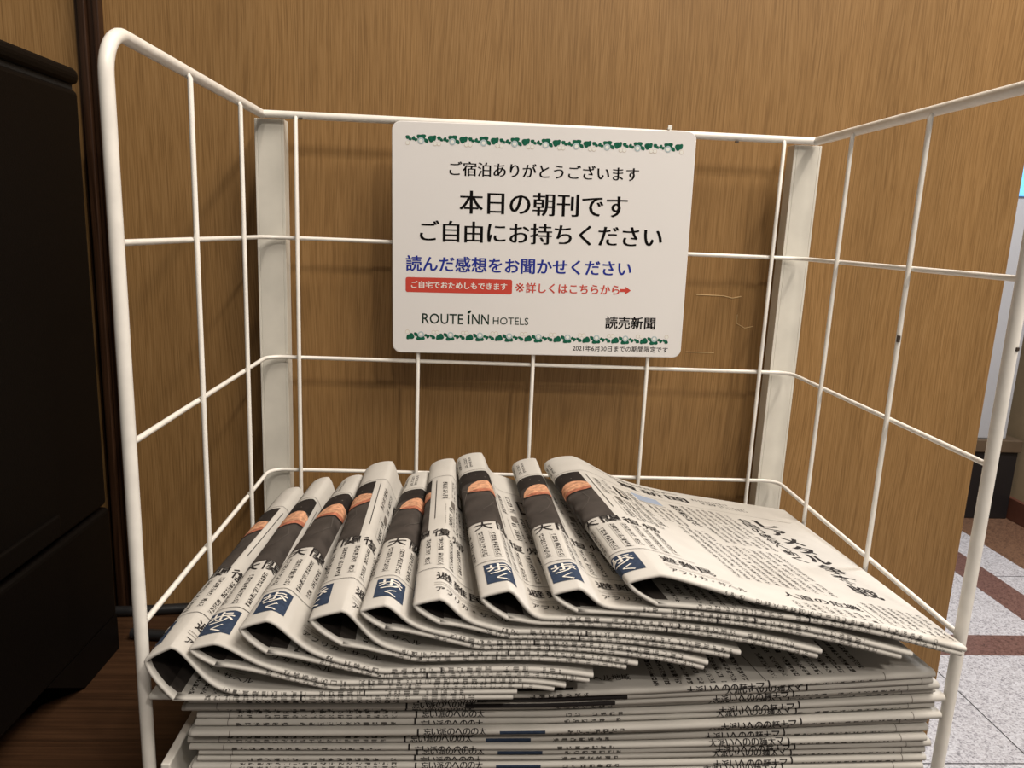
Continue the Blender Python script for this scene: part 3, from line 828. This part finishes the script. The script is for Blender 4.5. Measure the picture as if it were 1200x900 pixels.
for i, (xf, xb, lf, lb, hf, hb, reach, shift, sep) in enumerate(FAN):
    NLO, NLP, NUP = 30, 33, 48
    K = NLO + NLP + NUP
    X = np.zeros((K, NM)); Z = np.zeros((K, NM)); H = np.zeros((K, NM)); Y = np.zeros((K, NM))
    fr = T / DEP
    for m in (0, NM - 1):
        f = fr[m]
        xl = xf + (xb - xf) * f; L = lf + (lb - lf) * f
        Hl = hf + (hb - hf) * f
        a = reach * (1 + .35 * f); lam = LF[i] + (LBK[i] - LF[i]) * f
        hN = HN0 + (HN1 - HN0) * f
        hF = hN + 0.0003 * (1 - f)          # leaf thickness near the fold, at the free end
        hL = 0.0020
        # resting line: what lies below, bridged by the stiffness of the paper
        bz = base[:, m]
        sel = (XG >= xl + .001) & (XG <= xl + L)
        xq = np.linspace(xl, xl + L, 60)
        dd = np.abs(xq[:, None] - XG[sel][None, :])
        env = (bz[sel][None, :] - np.where(dd < .03, 4.2 * dd ** 2, .252 * dd - .00378) * (1 - (.45 * f if i == 8 else 0))).max(1)
        low = lambda x: np.interp(x, xq, env)
        d_lo = np.linspace(L - 0.002 - .004 * (i % 2), a, NLO)
        def g(d):
            w = np.exp(-(np.maximum(d - a, 0) / lam) ** (1.8 if i < 8 else 1.5))
            gm = hh(d) + sep
            return gm + (np.maximum(Hl, gm + .0005) - gm) * w
        def hh(d): return hL + (hN - hL) * smooth01((d - a * .8) / .04) + (hF - hN) * smooth01((d - .07) / .08)
        zmid = lambda d: low(xl + d) + hh(d) / 2 + (0.0003, 0.0003, 0.0003, 0.0032, 0.0003, 0.0003, 0.0022, 0.0016, 0.0004)[i]
        X[:NLO, m] = xl + d_lo; Z[:NLO, m] = zmid(d_lo); H[:NLO, m] = hh(d_lo)
        z0 = zmid(np.array([a]))[0]; Hm = g(np.array([a]))[0]
        # loop: blunt at the front edge, round further back
        for c in range(NLP):
            v_ = -1 + 2 * (c + 1) / (NLP + 1)
            v_ = math.sin(v_ * math.pi / 2)
            rnd_ = 1 - math.exp(-T[m] / .025)
            dd_ = (1 - rnd_) * abs(v_) ** 1.45 + rnd_ * (1 - math.sqrt(max(0, 1 - v_ * v_)))
            X[NLO + c, m] = xl + a * dd_
            vx_ = .72 - .20 * f
            Z[NLO + c, m] = z0 + Hm * (vx_ * (1 + v_) if v_ < 0 else vx_ + (1 - vx_) * v_)
            H[NLO + c, m] = hL
        d_up = np.concatenate([np.linspace(a, .09, 34)[:-1], np.linspace(.09, L, NUP - 33)])
        X[NLO + NLP:, m] = xl + d_up; Z[NLO + NLP:, m] = zmid(d_up) + g(d_up); H[NLO + NLP:, m] = hh(d_up)
        Y[:, m] = FY + FT[m]
        # what the next newspaper will rest on
        ux = xl + d_up; uz = Z[NLO + NLP:, m] + H[NLO + NLP:, m] / 2 + .0003
        inside = (XG >= xl + a) & (XG <= xl + L)
        base[inside, m] = np.maximum(base[inside, m], np.interp(XG[inside], ux, uz))
    # between the front edge and the open back edge the sheet is straight
    for m in range(1, NM - 1):
        f = fr[m]
        for Q in (X, Z, H): Q[:, m] = Q[:, 0] * (1 - f) + Q[:, NM - 1] * f
        xl = xf + (xb - xf) * f; a = reach * (1 + .35 * f)
        for c in range(NLP):
            v_ = math.sin((-1 + 2 * (c + 1) / (NLP + 1)) * math.pi / 2)
            rnd_ = 1 - math.exp(-T[m] / .025)
            X[NLO + c, m] = xl + a * ((1 - rnd_) * abs(v_) ** 1.45 + rnd_ * (1 - math.sqrt(max(0, 1 - v_ * v_))))
        Y[:, m] = FY + FT[m]
    sh = Sheet(X, Y, Z, H, NLO + NLP // 2, FT)
    SHEETS.append(sh)
    mb = MB(); sh.mesh(mb); keys = ['paper', 'edge']
    print_on(mb, sh, PG, keys, shift, .00016, sy=FDEP / .266, skew=(13 if i == 0 else 4 if i == 3 else 2 if i < 3 else 0))
    if i == 8: print_on(mb, sh, PR, keys, 0, sy=FDEP / .266)
    print_on(mb, sh, inside_art(i, None), keys, 0)
    o = mb.build('folded_newspaper', [M[q] for q in keys])
    tag(o, fan_lab[i], 'newspaper', 'folded newspapers fanned out on the stack')

# ------------------------------------------------------------------ lift everything to its height above the floor
for o in COL.objects:
    if o.parent is None and o.type not in {'CAMERA', 'LIGHT'}:
        o.location.z += ZO
